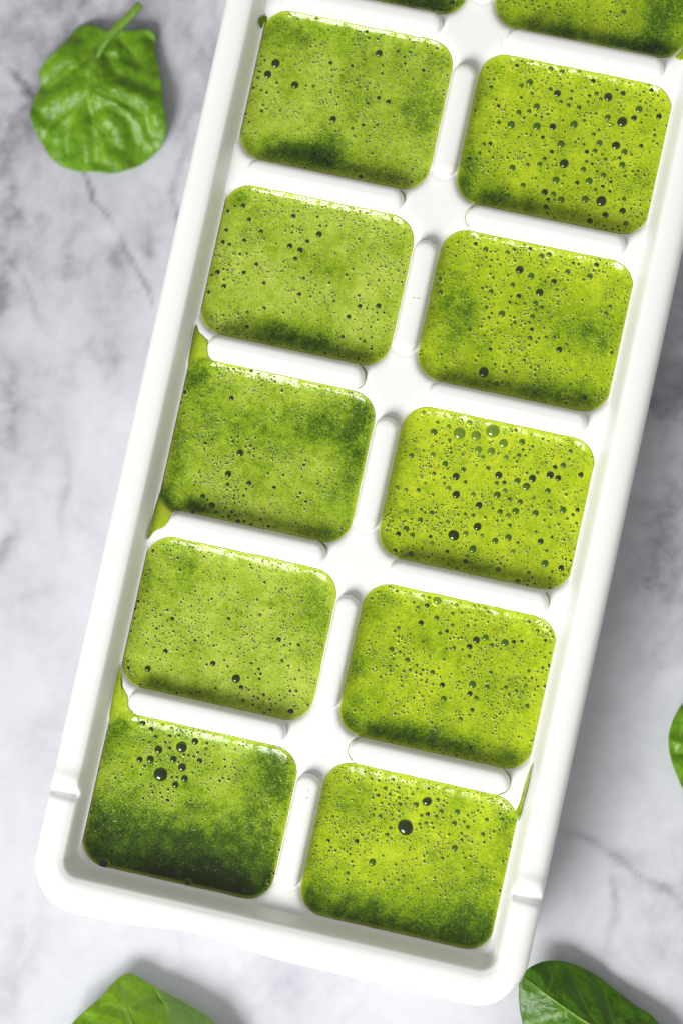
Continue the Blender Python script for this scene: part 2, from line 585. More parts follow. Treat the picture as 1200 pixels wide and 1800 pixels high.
# every bubble: x, y, r (, 1 = pale) in an enlarged view of its well; the first tuple gives the view's origin and scale
CELLS = {
 ('L', 3): dict(view=(640, 0, 6), base=.55, b="927,38,28 800,108,18 740,90,12 705,5,18 670,95,10 365,30,20 560,60,9 480,75,8", dark="500,60,900,150,.2"),
 ('R', 3): dict(view=(860, 0, 3.529), base=.70, b="830,77,18 747,76,10 787,105,9 814,155,9 726,100,7 650,131,8 365,50,12 302,41,10 348,25,10 224,47,9 289,115,10 245,133,9 152,20,8 258,3,12 610,45,8 758,18,8 437,74,9 437,35,7 597,64,7 640,100,6 570,133,8 850,25,9 725,130,7 400,80,6 1160,208,8 240,160,6 210,5,7",
            dark="1090,100,140,150,.45 620,250,330,60,.4 1050,330,200,70,.35"),
 ('L', 2): dict(view=(410, 0, 3), base=.80, b="224,335,27 182,393,23 325,448,22 768,280,22 526,628,19 513,332,13 165,320,11 131,415,11 148,478,10 177,490,8 107,468,10 150,586,10 86,646,9 68,606,7 422,455,11 384,452,7 765,517,13 816,537,14 683,660,11 757,660,11 627,677,10 708,545,10 663,460,9 625,348,11 576,369,9 784,388,9 786,346,9 866,270,10 931,277,12 900,302,8 903,336,8 1000,371,11 760,206,9 714,202,9 703,170,11 638,237,7 593,435,7 652,424,7 519,371,7 590,482,6 705,473,7 555,513,7 673,935,14 938,960,8 730,810,7 536,692,7 430,212,7 440,100,10 140,382,8 157,556,7 845,616,6 350,372,6 325,340,6 230,438,8 690,315,7 1045,283,6 1073,257,8 620,758,5 700,748,6 820,750,5 238,488,7 1020,245,6",
            dark="230,180,130,80,.34 330,800,170,55,.5 490,760,70,80,.4 750,900,350,60,.3 1000,560,110,160,.28 560,200,160,80,.16"),
 ('L', 1): dict(view=(340, 310, 3), base=.86, b="263,155,15 182,186,12 294,228,13 174,285,13 357,290,13 268,338,14 155,348,15 190,360,11 282,407,10 246,411,8 332,464,13 128,507,16 266,508,13 180,494,7 160,490,7 99,524,8 162,580,14 81,613,12 162,545,7 372,563,11 374,694,12 284,717,11 283,792,13 128,806,9 527,210,15 553,183,9 662,305,19 509,367,16 563,389,19 600,343,13 537,434,13 653,215,8 667,262,8 702,262,7 519,297,7 524,264,7 437,356,6 485,288,6 621,506,10 582,538,10 558,622,13 716,562,8 741,659,9 617,634,7 876,685,14 974,684,16 817,741,14 786,846,11 871,629,8 806,520,8 840,490,7 821,543,6 872,330,7 950,277,6 745,407,6 776,261,6 1003,720,7 966,720,6 900,870,9 877,858,7 938,850,7 937,910,8 870,960,8 787,952,7 694,930,8 762,895,7 934,795,6 880,806,6 945,770,5 160,733,7 475,720,7 220,158,7 373,330,6 475,450,6 637,416,6 808,395,6 722,737,5 290,548,5",
            dark="470,830,150,80,.45 300,140,160,70,.24 640,870,220,60,.3 700,480,120,60,.2 1030,380,80,60,.2 850,960,200,50,.25"),
 ('L', 0): dict(view=(260, 620, 2.857), base=.78, b="464,503,21 403,609,19 507,656,15 323,766,18 276,721,14 401,663,12 634,677,12 481,719,10 508,503,11 420,228,14 187,201,13 360,105,9 288,454,10 322,438,10 298,741,7 281,790,10 345,800,8 379,826,10 408,822,8 422,799,8 391,778,7 455,848,13 487,848,8 520,863,9 607,874,10 568,836,7 632,303,9 674,191,8 640,144,9 571,165,6 168,255,9 140,347,9 168,236,6 225,288,6 522,92,8 588,97,6 783,565,8 602,607,7 680,615,7 765,706,8 753,726,7 793,749,8 787,785,6 427,447,8 452,422,7 452,450,6 515,468,8 491,473,7 540,428,6 530,520,6 563,533,6 533,483,7 497,435,6 442,676,6 494,686,7 431,732,7 397,690,6 460,752,6 615,761,5 687,660,5 228,803,9 365,845,10 770,765,5 745,855,6 334,520,5 183,308,6 380,50,9 433,83,6 560,105,6",
            dark="1050,450,80,210,.5 230,130,70,70,.4 90,700,60,80,.4 250,790,120,40,.4 600,350,300,90,.2 950,930,200,40,.3 900,330,150,120,.25 160,500,60,150,.2"),
 ('L', -1): dict(view=(200, 935, 3), base=.86, b="645,774,25 672,820,15 180,722,19 273,629,15 523,694,16 309,459,13 207,100,12 606,458,12 770,438,11 870,568,15 974,596,11 898,599,9 887,680,12 935,948,19 790,860,11 683,889,12 795,954,9 826,938,8 764,723,10 768,776,10 726,693,9 79,719,13 77,683,10 131,368,11 160,369,10 112,457,10 94,524,9 117,406,7 429,573,10 283,413,8 517,354,7 500,361,6 500,549,6 528,600,7 226,510,8 206,415,6 338,138,8 170,230,7 188,204,6 349,200,8 478,131,6 583,248,7 796,266,8 756,359,7 931,592,7 929,627,6 921,706,7 1019,722,5 962,840,8 930,840,8 823,883,7 855,905,6 880,888,6 762,878,8 738,868,7 735,912,7 538,825,9 601,710,7 459,668,6 142,806,9 336,848,8 456,843,7 355,372,6 702,540,6 316,524,7 258,498,6 218,552,6 1024,914,7 1100,600,6 774,750,8 708,770,6 746,750,6 583,678,6 490,700,7 397,524,5 365,655,6 333,622,6 213,610,6 378,590,6",
            dark="370,240,150,110,.25 300,830,200,50,.35 130,280,60,150,.2 1060,380,80,150,.25 600,920,250,40,.25 815,378,50,16,.4"),
 ('L', -2): dict(view=(130, 1240, 3), base=.78, b="457,364,40 568,220,32 447,233,24 404,284,22 347,285,18 526,283,21 571,327,23 584,386,20 536,418,19 663,292,17 640,188,21 697,230,11 625,354,9 366,90,18 409,124,15 432,165,12 506,161,12 520,117,12,1 470,100,10,1 555,158,8 398,197,11 368,182,9 483,195,9 506,227,11 456,289,9 374,320,8 238,204,9 494,501,11 615,503,7 364,425,9 456,461,7 465,485,7 497,443,8 525,455,6 415,460,7 365,490,7 653,248,8 690,260,6 702,200,8 738,215,6 795,285,7 798,323,7 762,334,6 785,384,7 817,390,8 768,398,8 722,385,6 732,303,6 850,232,6 804,210,6 895,212,6 219,383,7 197,288,6 253,302,6 308,325,7 315,220,6 254,251,5 354,366,7 220,258,5 152,256,6 135,340,6 92,566,9 159,838,27 318,881,15 604,935,18 651,957,9 1028,932,12 1014,970,9 1055,885,7 1085,760,6 543,380,8,1 580,260,8,1 517,380,8 605,265,7 633,270,8 550,300,7,1",
            dark="600,900,640,210,1.0 100,720,90,130,.3 1040,350,130,190,.4 210,130,80,80,.4 900,620,200,160,.25 500,600,500,70,.12"),
 ('R', 2): dict(view=(795, 85, 3), base=.84, b="893,388,28 783,806,31 819,257,25 860,512,25 587,608,27 551,237,22 443,412,24 638,403,23 307,403,22 982,321,23 569,506,22 544,695,22 718,700,22 527,413,21 571,798,21 697,797,21 484,759,19 405,180,20 442,308,20 905,547,19 893,615,19 773,500,19 895,858,20 804,879,18 722,912,18 314,630,20 347,339,17 955,368,18 1088,361,19 817,364,17 897,238,16 913,925,16 740,172,15 757,239,14 688,640,17 794,669,17 749,541,16 370,722,16 530,769,16 458,612,16 402,333,14 515,216,14 570,282,13 665,312,14 611,300,13 627,226,12 361,198,13 201,206,14 288,776,15 242,392,13 522,546,14 743,454,13 706,546,14 902,796,14 490,834,13 752,747,12 474,470,12 163,506,12 197,502,12 141,554,12 124,586,12 84,584,11 239,304,11 712,283,10 622,266,11 720,250,10 780,267,12 878,579,13 655,709,13 705,598,11 804,586,12 735,610,10 690,508,10 908,675,11 827,755,10 833,704,10 790,728,12 788,560,10 1064,460,11 993,515,13 1058,491,9 436,354,10 467,363,10 374,368,8 395,614,12 484,582,12 518,108,17 576,123,15 338,92,12 668,124,12,1 1006,230,9 1047,222,13 217,164,9 227,271,8 360,260,10 522,330,7 693,381,11 580,382,8 646,494,9 770,432,10 753,345,8 725,344,7 992,393,8 1018,355,8 1070,328,9 976,648,9 963,668,8 947,650,8 502,797,12 536,800,9 577,714,7 843,957,12 798,938,9 870,942,9 878,963,8 720,880,9 498,868,9 413,795,9 436,686,7 417,687,6 347,470,8 386,451,7 118,331,10 183,105,9 210,577,8 288,578,8 405,565,10 190,546,7 327,835,7 760,650,10 875,800,7 942,562,8 720,800,6 940,847,7 1062,432,8 1076,506,8 864,220,10 417,238,12",
            dark="70,660,50,120,.4 250,790,200,60,.32 550,860,200,60,.25 100,230,60,120,.25 1000,700,100,40,.15"),
 ('R', 1): dict(view=(720, 395, 3), base=.82, b="388,779,31 683,357,24 577,238,24 638,271,20 758,299,17 947,272,18 830,248,18 693,164,18 734,156,17 983,211,15 484,470,20 426,353,15 572,377,15 398,130,17 345,101,13 514,145,14 633,126,13 541,318,15 660,413,16 692,438,13 645,485,15 631,598,15 786,658,17 760,593,12 717,594,11 823,631,10 1064,678,14 1053,432,13 1034,469,13 772,344,11 711,303,10 728,277,9 161,359,16 157,289,15 178,262,9 401,437,12 313,556,13 422,657,12 392,585,10 552,517,13 642,553,13 628,516,11 525,409,10 557,417,9 663,450,10 604,417,9 456,840,17 504,776,12 416,826,10 486,832,8 446,738,9 600,715,11 922,913,12 846,841,10 823,941,12 803,919,9 655,848,9 730,820,7 358,693,8 345,718,8 490,749,7 676,749,8 658,767,8 658,795,8 563,778,7 678,600,9 664,621,8 626,636,8 837,671,7 868,685,6 430,710,6 356,218,8 375,215,6 421,220,9 422,260,7 438,280,9 358,270,6 380,336,10 402,330,8 460,185,7 399,173,8 428,188,8 450,143,7 549,131,12 552,191,8 716,200,9 860,203,10 888,210,8 968,243,8 995,245,7 914,290,8 830,293,7 252,94,8 197,121,7 906,397,7 811,510,6 706,546,7 582,533,7 376,538,8 415,490,9 429,468,8 281,632,6 163,686,7 548,490,8 460,520,7 531,380,7 1010,915,6 1107,525,5 470,655,7 515,268,8 490,295,6 690,212,7 684,290,7 779,378,7 512,440,9,1",
            dark="240,470,120,130,.35 150,350,60,100,.25 970,560,180,130,.3 800,880,220,60,.36 350,850,250,60,.25 200,220,70,80,.15"),
 ('R', 0): dict(view=(655, 705, 3), base=.90, b="455,170,36,1 542,183,30,1 632,153,42,1 687,222,27,1 622,267,24,1 554,258,20,1 510,110,18,1 425,708,32 437,398,22 662,390,23 840,408,22 438,494,23 654,496,20 807,450,23 761,421,20 934,390,22 976,406,18 1002,340,17 959,349,14 1002,576,21 857,592,21 751,580,20 550,663,23 558,550,21 775,533,17 669,585,17 711,606,17 713,720,20 644,737,18 525,781,22 487,700,17 321,163,20 202,287,16 316,283,17 380,332,18 476,361,16 398,461,16 398,135,15 785,215,18 701,299,16 768,287,13 606,354,14 579,297,14 527,494,16 921,474,16 936,565,14 883,741,18 906,857,21 992,882,19 763,951,16 660,888,16 737,795,15 201,808,19 117,790,14 174,675,19 207,707,15 133,701,16 249,628,16 310,590,16 172,584,15 126,459,16 173,470,14 239,470,13 321,382,13 276,434,10 1096,390,17 1079,575,14 1054,601,11 1041,264,14 1033,306,9 910,326,11 840,240,11 791,257,10 804,288,9 866,378,10 694,474,16,1 650,434,12 691,430,12 720,519,14 720,656,13 528,603,13 486,597,11 486,428,12 392,639,14,1 309,751,15 303,715,11 391,794,12 355,700,10 487,845,14 496,817,12 573,710,12 680,632,9 653,632,8 763,748,11 915,790,10 820,905,12 691,873,10 670,857,8 819,947,9 840,930,8 813,970,9 852,965,9 931,933,9 932,985,9 927,667,10 926,527,10 847,512,9 1072,647,8 265,57,15,1 340,112,11 752,153,11 411,272,10 375,402,9 376,434,9 315,495,8 91,494,10 92,574,10 72,685,11 254,572,10 274,589,9 331,590,7 292,822,9 368,833,7 148,797,8 103,634,7 77,602,7 943,718,9 858,690,9 1017,494,8 1022,622,8 943,900,9 1015,835,9 1043,843,9 1003,920,8 962,970,9 447,600,8 632,566,9 591,614,8 544,340,9 895,200,8 332,215,7 810,380,8 757,320,8 902,630,8 978,652,8 990,560,7 936,600,8",
            dark="100,330,60,150,.25 450,870,350,50,.25 150,780,100,60,.18"),
 ('R', -1): dict(view=(590, 1020, 3), base=.84, b="739,315,20 788,302,19 889,330,22 820,343,14 703,350,17 719,550,22 705,598,16 739,622,15 796,563,15 894,565,13 568,625,17 560,552,16 508,486,15 815,486,14 702,401,13 717,684,13 656,732,13 708,885,12 1007,664,14 950,584,11 984,590,9 936,326,13 979,322,11 375,421,16 293,365,16 336,379,12 390,474,12 425,449,10 448,225,17 530,199,16 480,133,14 535,105,25,1 432,143,11 458,80,12,1 634,128,15,1 613,237,11 694,240,10 584,269,12 547,281,12 621,357,12 582,361,9 644,307,9 666,366,9 330,251,11 309,269,8 329,296,8 613,175,11 662,172,8 660,303,8 188,96,11 1062,266,12 1017,218,12 1103,318,11 1143,298,9 1131,270,8 1089,463,11 1125,452,12 1015,479,10 1031,517,9 1065,560,9 1101,560,9 284,453,9 287,480,8 248,453,7 357,480,8 234,511,8 211,460,6 302,415,9 327,324,7 362,330,6 420,160,6 457,473,9 458,327,9 510,550,7 474,537,8 420,487,8 647,535,9 445,496,8 548,510,6 568,418,8 540,465,6 601,623,7 676,628,6 505,752,8 409,622,8 316,637,7 437,594,6 98,688,8 135,686,7 250,723,6 400,748,6 433,685,6 564,772,6 565,676,5 637,920,8 818,660,7 853,650,6 797,608,6 950,453,6 896,465,6 774,399,6 818,409,6 895,240,7 800,220,7 730,240,10,1 786,145,12,1 802,167,8 322,57,10 491,92,8 410,118,8 220,63,7 197,120,5 160,154,5 173,320,6 1045,607,6 1098,607,6 962,826,6 803,874,7 777,882,6 960,700,5 993,772,5 1047,400,7 1100,408,7 1128,385,7 1118,510,7 1075,380,6 600,308,7 680,306,6 630,285,6 713,490,6 600,360,6 1062,786,6 1030,848,6 828,945,6 790,946,6 725,845,6 492,402,7 390,388,6",
            dark="250,790,200,60,.45 120,450,50,100,.32 470,320,60,50,.3 220,180,90,80,.22 940,930,60,50,.35 290,120,30,25,.25 600,860,300,60,.3 160,650,120,60,.18"),
 ('R', -2): dict(view=(520, 1335, 3), base=.84, b="576,358,46 690,221,27 402,543,22 833,337,16 835,468,20 849,278,16 765,274,16 746,213,13 632,238,18 738,300,12 693,289,13 903,358,12 983,395,13 1004,318,12 1086,316,15 320,432,14 171,427,12 443,300,13 546,237,14 470,153,13 512,102,13 432,190,11 406,293,10 414,262,9 404,201,8 416,162,8 479,398,13 497,362,11 684,336,12 650,341,10 722,361,8 494,184,11 542,202,11 583,205,10 541,148,10 612,183,8 638,153,9 660,296,11 698,153,9 714,336,8 640,683,11 565,615,10 504,660,9 769,521,11 793,741,9 1074,692,10 1089,537,10 981,570,10 890,519,9 872,424,9 871,391,10 1071,371,9 1041,380,8 1074,286,9 925,435,7 426,428,9 272,600,12 271,636,9 301,562,9 213,574,9 264,655,6 294,539,8 284,501,9 268,486,6 209,480,8 184,463,9 250,474,7 109,456,7 348,398,8 268,386,7 249,404,7 219,386,7 195,301,9 221,305,6 386,648,8 463,636,8 484,618,6 538,637,8 611,588,5 674,538,8 673,510,7 525,555,8 556,680,6 610,650,6 586,733,6 360,670,5 430,658,6 904,295,8 924,283,7 957,270,7 884,573,8 893,623,5 927,617,5 948,657,6 1041,620,7 805,396,8 884,330,9 936,327,7 457,508,7 437,110,9 398,102,8 470,270,8 503,293,9 540,272,8 513,240,7 487,237,8 450,230,8 176,175,6 332,160,6 363,62,10 281,328,6 330,340,6 880,495,7 990,437,8 1022,415,6 980,250,6 793,230,7 776,245,7 820,650,5 940,540,6 1128,462,7 1080,238,8",
            dark="600,920,560,170,.66 80,720,60,150,.35 1000,800,160,200,.3 230,250,130,100,.2 1100,400,60,120,.22"),
}
LABELS = {
 ('L', 3): 'green smoothie cube cut off by the top edge, only its lower strip showing, left column',
 ('R', 3): 'green smoothie cube cut off at the top right corner, lower half showing',
 ('L', 2): 'mottled green smoothie cube with two large dark bubbles near its left edge',
 ('L', 1): 'pale green smoothie cube with small dark bubbles along its left, above the spilling one',
 ('L', 0): 'green smoothie cube spilling over both left corners against the rim',
 ('L', -1): 'pale green finely foamed smoothie cube directly above the darkest one',
 ('L', -2): 'darkest green smoothie cube with a cluster of large black bubbles near its top',
 ('R', 2): 'bright green smoothie cube covered in many large dark bubbles, second in the right column',
 ('R', 1): 'bright green smoothie cube with one large bubble low on its left, third in right column',
 ('R', 0): 'lightest yellow green smoothie cube with big pale glassy bubbles along its top edge',
 ('R', -1): 'green smoothie cube with chains of small bubbles, directly above the bottom right cube',
 ('R', -2): 'green smoothie cube with one very large bubble, in the bottom right corner of the tray',
}
CUBES = {}
def build_cube(key):
    side, row = key
    c = CELLS[key]
    s = -1 if side == 'L' else 1
    cu, cv = s * PU / 2, row * PV
    dull = side == 'L'
    fm = FOAM_DULL if dull else FOAM_VIVID
    seed = (0 if dull else 100) + row * 7 + 50
    root = empty('smoothie_cube', tray2w(cu, cv, BASE - 150), PHI)
    tag(root, LABELS[key], 'smoothie cube', 'green smoothie cubes in the tray wells')
    ox, oy, sc = c['view']
    rz = BASE - 150
    def loc(x, y):
        t = px2tray(np.asarray(x) / sc + ox, np.asarray(y) / sc + oy, BASE + LZ)
        return t[..., 0] - cu, t[..., 1] - cv
    # --- foam surface
    fr = np.r_[np.linspace(0.004, 0.86, 40), np.linspace(0.88, 1.0, 14)]
    ed = -1.0 + 2.6 * (fbm(OUT[:, 0] / 16, OUT[:, 1] / 16, seed + 3) - .5)      # slightly uneven waterline
    U = fr[:, None] * OUT[:, 0][None]; V = fr[:, None] * OUT[:, 1][None]
    fe = np.clip((fr - .88) / .12, 0, 1)[:, None]
    U = U - fe * ed[None] * NRM[:, 0][None] * -1; V = V - fe * ed[None] * NRM[:, 1][None] * -1
    d = -sd_rr(U, V, HW, HH, RC)
    Z = liquid_z(d) + 1.1 * (fbm(U / 13, V / 13, seed, 3) - .5) * np.clip(d / 10, 0, 1) + 2.6 * (fbm(U / 19, V / 19, seed + 5, 3) - .5) * np.exp(-((d - 9) / 7) ** 2)
    # foam cover: 1 = thick pale froth, 0 = darkest green
    def cover(U, V):
        foam = c['base'] - .10 + 0.42 * (fbm(U / 55 + seed, V / 55, seed + 11, 5) - .5) + 0.22 * (fbm(U / 14, V / 14, seed + 23, 3) - .5)
        for (x, y, rx, ry, a) in P(c['dark']):  # dark patches lower the value, many along the lower edge
            bu, bv = loc(x, y)
            wob = 1 + 0.6 * (fbm(U / 30, V / 30, seed + 37) - .5)
            foam = foam - .76 * a * np.exp(-.8 * (((U - bu) * sc / rx) ** 2 + ((V - bv) * sc / ry) ** 2) * wob)
        return foam
    foam = cover(U, V)
    CUBES[key] = (root, cu, cv, cover)
    wet = np.clip(np.exp(-np.maximum(d - 4, 0) / 7), 0, 1)
    edge = np.clip(1.25 - d / 5.5, 0, 1) * 0.95 * np.clip(foam + .3, .55, 1)
    Pv = np.stack([U, V, Z + BASE - rz], -1).reshape(-1, 3)
    n = len(fr); m = len(OUT)
    # body of the cube below the surface
    low = []
    for f, z in ((0.985, -24), (0.90, -80), (0.80, -140), (0.02, -145)):
        low.append(np.stack([OUT[:, 0] * f, OUT[:, 1] * f, np.full(m, z + BASE - rz)], -1))
    Pv = np.concatenate([Pv] + low)
    me = mesh_np('smoothie_foam', Pv, grid_faces(n + 4, m, True))
    attr(me, 'foam', np.r_[foam.ravel(), np.full(4 * m, .3)])
    attr(me, 'edge', np.r_[edge.ravel(), np.zeros(4 * m)])
    attr(me, 'wet', np.r_[wet.ravel(), np.zeros(4 * m)])
    obj('smoothie_foam', me, fm, root)
    # --- bubbles
    small = []
    taken = []
    for t in P(c['b']):
        x, y, r = t[:3]
        u, v = loc(x, y)
        r = r / sc
        dd = float(-sd_rr(u, v, HW, HH, RC))
        if dd < 2: continue
        z = float(liquid_z(dd)) + BASE - rz
        taken.append((u, v, r))
        if r < 2.9:
            small.append((u, v, z, r * 1.18))
            continue
        pale = len(t) > 3 or (key == ('R', 0) and r < 6 and rng.random() < .3)
        k = 2 if pale else ((0 if r > 4 or rng.random() < .5 else 1) if dull else (0 if r > 8 else (1 if rng.random() < .75 else 0)))
        if float(cover(np.array([u]), np.array([v]))[0]) < .42: k = 3
        o = obj('bubble', DOMES['dull' if dull else 'vivid'][k], None, root, (u, v, z - 0.25 * r))
        o.scale = (r * rng.uniform(.94, 1.04), r * rng.uniform(.94, 1.04), r * rng.uniform(.75, 1.0))
        o.rotation_euler = (0, 0, rng.uniform(0, 6))
    # --- froth of tiny bubbles
    tk = np.array(taken)
    want = 2400 if dull else 2000
    n0 = want * 3
    u = rng.uniform(-HW, HW, n0); v = rng.uniform(-HH, HH, n0)
    dd = -sd_rr(u, v, HW, HH, RC)
    dens = np.clip(fbm(u / 38, v / 38, seed + 61, 3) * 2.6 - .75, 0.05, 1)
    dk = np.zeros(n0)
    for (x, y, rx, ry, a) in P(c['dark']):
        bu, bv = loc(x, y)
        dk += a * np.exp(-((u - bu) * sc / rx) ** 2 - ((v - bv) * sc / ry) ** 2)
    dens *= np.clip(1 - 2.0 * dk, 0.03, 1)
    rr = (0.72 if dull else .85) + 1.0 * rng.random(n0) ** 2.5 + (0.9 * (rng.random(n0) < .08))
    ok = (dd > 3) & (rng.random(n0) < dens)
    near = np.min(np.hypot(u[:, None] - tk[:, 0], v[:, None] - tk[:, 1]) - tk[:, 2] * 1.15 - rr[:, None], 1)
    ok &= near > 0
    u, v, dd, rr = u[ok][:want], v[ok][:want], dd[ok][:want], rr[ok][:want]
    zz = liquid_z(dd) + BASE - rz
    seg = 7
    an = np.arange(seg) * 2 * math.pi / seg
    ring = np.concatenate([np.stack([np.cos(an), np.sin(an), an * 0 - .15], 1), np.stack([.72 * np.cos(an), .72 * np.sin(an), an * 0 + .42], 1), [[0, 0, .66]]])
    k = len(ring)
    f = []
    for i in range(seg):
        j = (i + 1) % seg
        f += [(i, j, seg + j), (i, seg + j, seg + i), (seg + i, seg + j, 2 * seg)]
    for nm, B, bm in (('froth', np.stack([u, v, zz, rr], 1), BUB_FINE if dull else BUB_FINE_VIVID),
                      ('fine_bubbles', np.array(small).reshape(-1, 4), BUB_DARK if dull else BUB_MID)):
        lip = np.concatenate([np.stack([q * np.cos(an), q * np.sin(an), an * 0 + h], 1) for q, h in ((1.42, .0), (1.2, .15), (.95, .18))])
        fl = []
        for i in range(2 * seg):
            j = (i // seg) * seg + (i + 1) % seg
            fl += [(k + i, k + j, k + seg + j), (k + i, k + seg + j, k + seg + i)]
        tpl = np.concatenate([ring, lip]); ft = np.array(f + fl)
        VV = (B[:, None, :3] + tpl[None] * B[:, None, 3:4]).reshape(-1, 3)
        F = (ft[None] + (np.arange(len(B)) * len(tpl))[:, None, None]).reshape(-1, 3)
        me = mesh_np(nm, VV, F)
        me.materials.append(bm); me.materials.append(fm)
        me.polygons.foreach_set('material_index', np.tile(np.r_[np.zeros(len(f), np.int32), np.ones(len(fl), np.int32)], len(B)))
        cv_ = cover(B[:, 0], B[:, 1]) + .22
        attr(me, 'foam', np.repeat(cv_, len(tpl))); attr(me, 'edge', np.zeros(len(VV))); attr(me, 'wet', np.full(len(VV), .4))
        o = obj(nm, me, None, root)
        o['kind'] = 'stuff'
for key in CELLS:
    build_cube(key)

def film(key, name, pts, h=1.3, foam=.3, tray_pts=True, on=0.0, tip=None):
    """thin puddle of juice following the deck, the wall foot and the edge of the cube it ran out of"""
    root, cu, cv, cover = CUBES[key]
    if not tray_pts:
        pts = px2tray([p[0] for p in pts], [p[1] for p in pts], BASE + on)
    T = spline(pts, 90, True)
    cen = T.mean(0)
    V, A, E = [], [], []
    fr = np.r_[1.0, .985, np.linspace(.95, .02, 16)]
    for f in fr:
        q = cen + (T - cen) * f
        d = -sd_rr(q[:, 0] - cu, q[:, 1] - cv, HW, HH, RC)
        zb = np.where(d > -25, np.maximum(well_z(d), np.where(d > -1, liquid_z(d), -99)), 0) + on
        e = np.clip((np.abs(q[:, 0]) - 366) / 25, 0, 1)
        t = min(1.0, (1 - f) / .12)
        zz = zb + 51 * e * e * (3 - 2 * e) - .5 + (h + .5) * math.sqrt(t)
        V.append(np.stack([q[:, 0] - cu, q[:, 1] - cv, zz + 150.0], 1))
        w = np.clip((d + 8) / 16, 0, 1); w = w * w * (3 - 2 * w)
        A.append((foam - .10 * np.clip((np.abs(q[:, 0]) - 356) / 12, 0, 1) + .55 * (fbm(q[:, 0] / 12, q[:, 1] / 12, 5) - .5)) * (1 - w) + w * cover(q[:, 0] - cu, q[:, 1] - cv))
        E.append(np.clip(-d / 16, 0, .7) * (1 - .6 * np.clip((np.abs(q[:, 0]) - 355) / 12, 0, 1)) * (1 if f < 1.1 else 0))
    me = mesh_np(name, np.concatenate(V), grid_faces(len(fr), len(T), True))
    attr(me, 'foam', np.concatenate(A)); attr(me, 'edge', np.concatenate(E)); attr(me, 'wet', np.full(len(me.vertices), .9))
    obj(name, me, FOAM_DULL, root)
film(('L', 0), 'overflow', [(-370, 190), (-361, 180), (-352, 175), (-344, 168), (-342, 158), (-340, 148), (-333, 138), (-318, 130), (-312, 112), (-338, 95), (-364, 92), (-368.5, 120), (-370.5, 155)], foam=.42)
film(('L', 0), 'overflow', [(-371, -198), (-362, -182), (-352, -175), (-345, -168), (-342, -158), (-340, -148), (-333, -138), (-318, -130), (-312, -112), (-338, -95), (-364, -92), (-368.5, -120), (-371, -160)], foam=.36)
film(('L', -2), 'overflow', [(-370, -424), (-365, -444), (-360, -457), (-352, -466), (-346, -475), (-343, -485), (-340, -494), (-333, -503), (-318, -510), (-312, -528), (-338, -545), (-364, -548), (-368.5, -520), (-371, -475)], foam=.62)
film(('R', -2), 'overflow', [(935, 1344), (931, 1362), (925, 1388), (918, 1415), (912, 1440), (905, 1450), (902, 1434), (909, 1420), (915, 1402), (922.5, 1375), (931, 1350)], .8, .62, False)
film(('L', 2), 'overflow', [(458, 36), (464, 28), (470, 30), (466, 42), (462, 50), (457, 46)], 1.2, .3, False)
film(('R', 3), 'overflow', [(1205, 72), (1196, 88), (1186, 100), (1196, 106), (1210, 92)], 1.2, .7, False)
film(('L', -2), 'drip', [(287, 1238), (294, 1236), (297, 1239), (292, 1244), (288, 1243)], .8, .8, False, 18)

def residue(key, bar, end, a0, a1, w=1.3):
    """olive line of juice caught in the groove round a divider's end"""
    root, cu, cv, cover = CUBES[key]
    a, b, c, e = bar
    hx = max(a, c) if end > 0 else min(a, c)
    n = 22
    V = []
    for i, t in enumerate(np.linspace(a0, a1, n)):
        an = math.radians(t)
        tap = math.sin(math.pi * (i + .5) / n) ** .5
        for k in range(6):
            q = 2 * math.pi * k / 6
            r = BW + 2.4 + w * tap * math.cos(q)
            V.append((hx + r * math.cos(an) - cu, b + r * math.sin(an) - cv, 150 - 3.4 + 1.6 * tap * math.sin(q)))
    me = mesh_np('juice_residue', V, grid_faces(n, 6, True))
    attr(me, 'foam', np.full(len(V), .12))
    obj('juice_residue', me, JUICE, root)
def bar_at(side, row):   # the bar below row
    return [b for b in BARS if (b[0] < 0) == (side == 'L') and abs(b[1] - (row - .5) * PV) < 1][0]
residue(('L', 2), bar_at('L', 2), 1, -10, 70, 1.2)
residue(('L', 1), bar_at('L', 1), 1, -60, 75, 1.6)
residue(('L', 0), bar_at('L', 0), 1, 20, 85, 1.3)
residue(('R', -1), bar_at('R', -1), 1, -85, 75, 1.3)
residue(('R', -1), bar_at('R', -1), -1, 95, 265, .9)
residue(('R', 2), bar_at('R', 2), -1, 110, 240, .7)
residue(('R', 0), bar_at('R', 0), 1, -40, 60, .7)

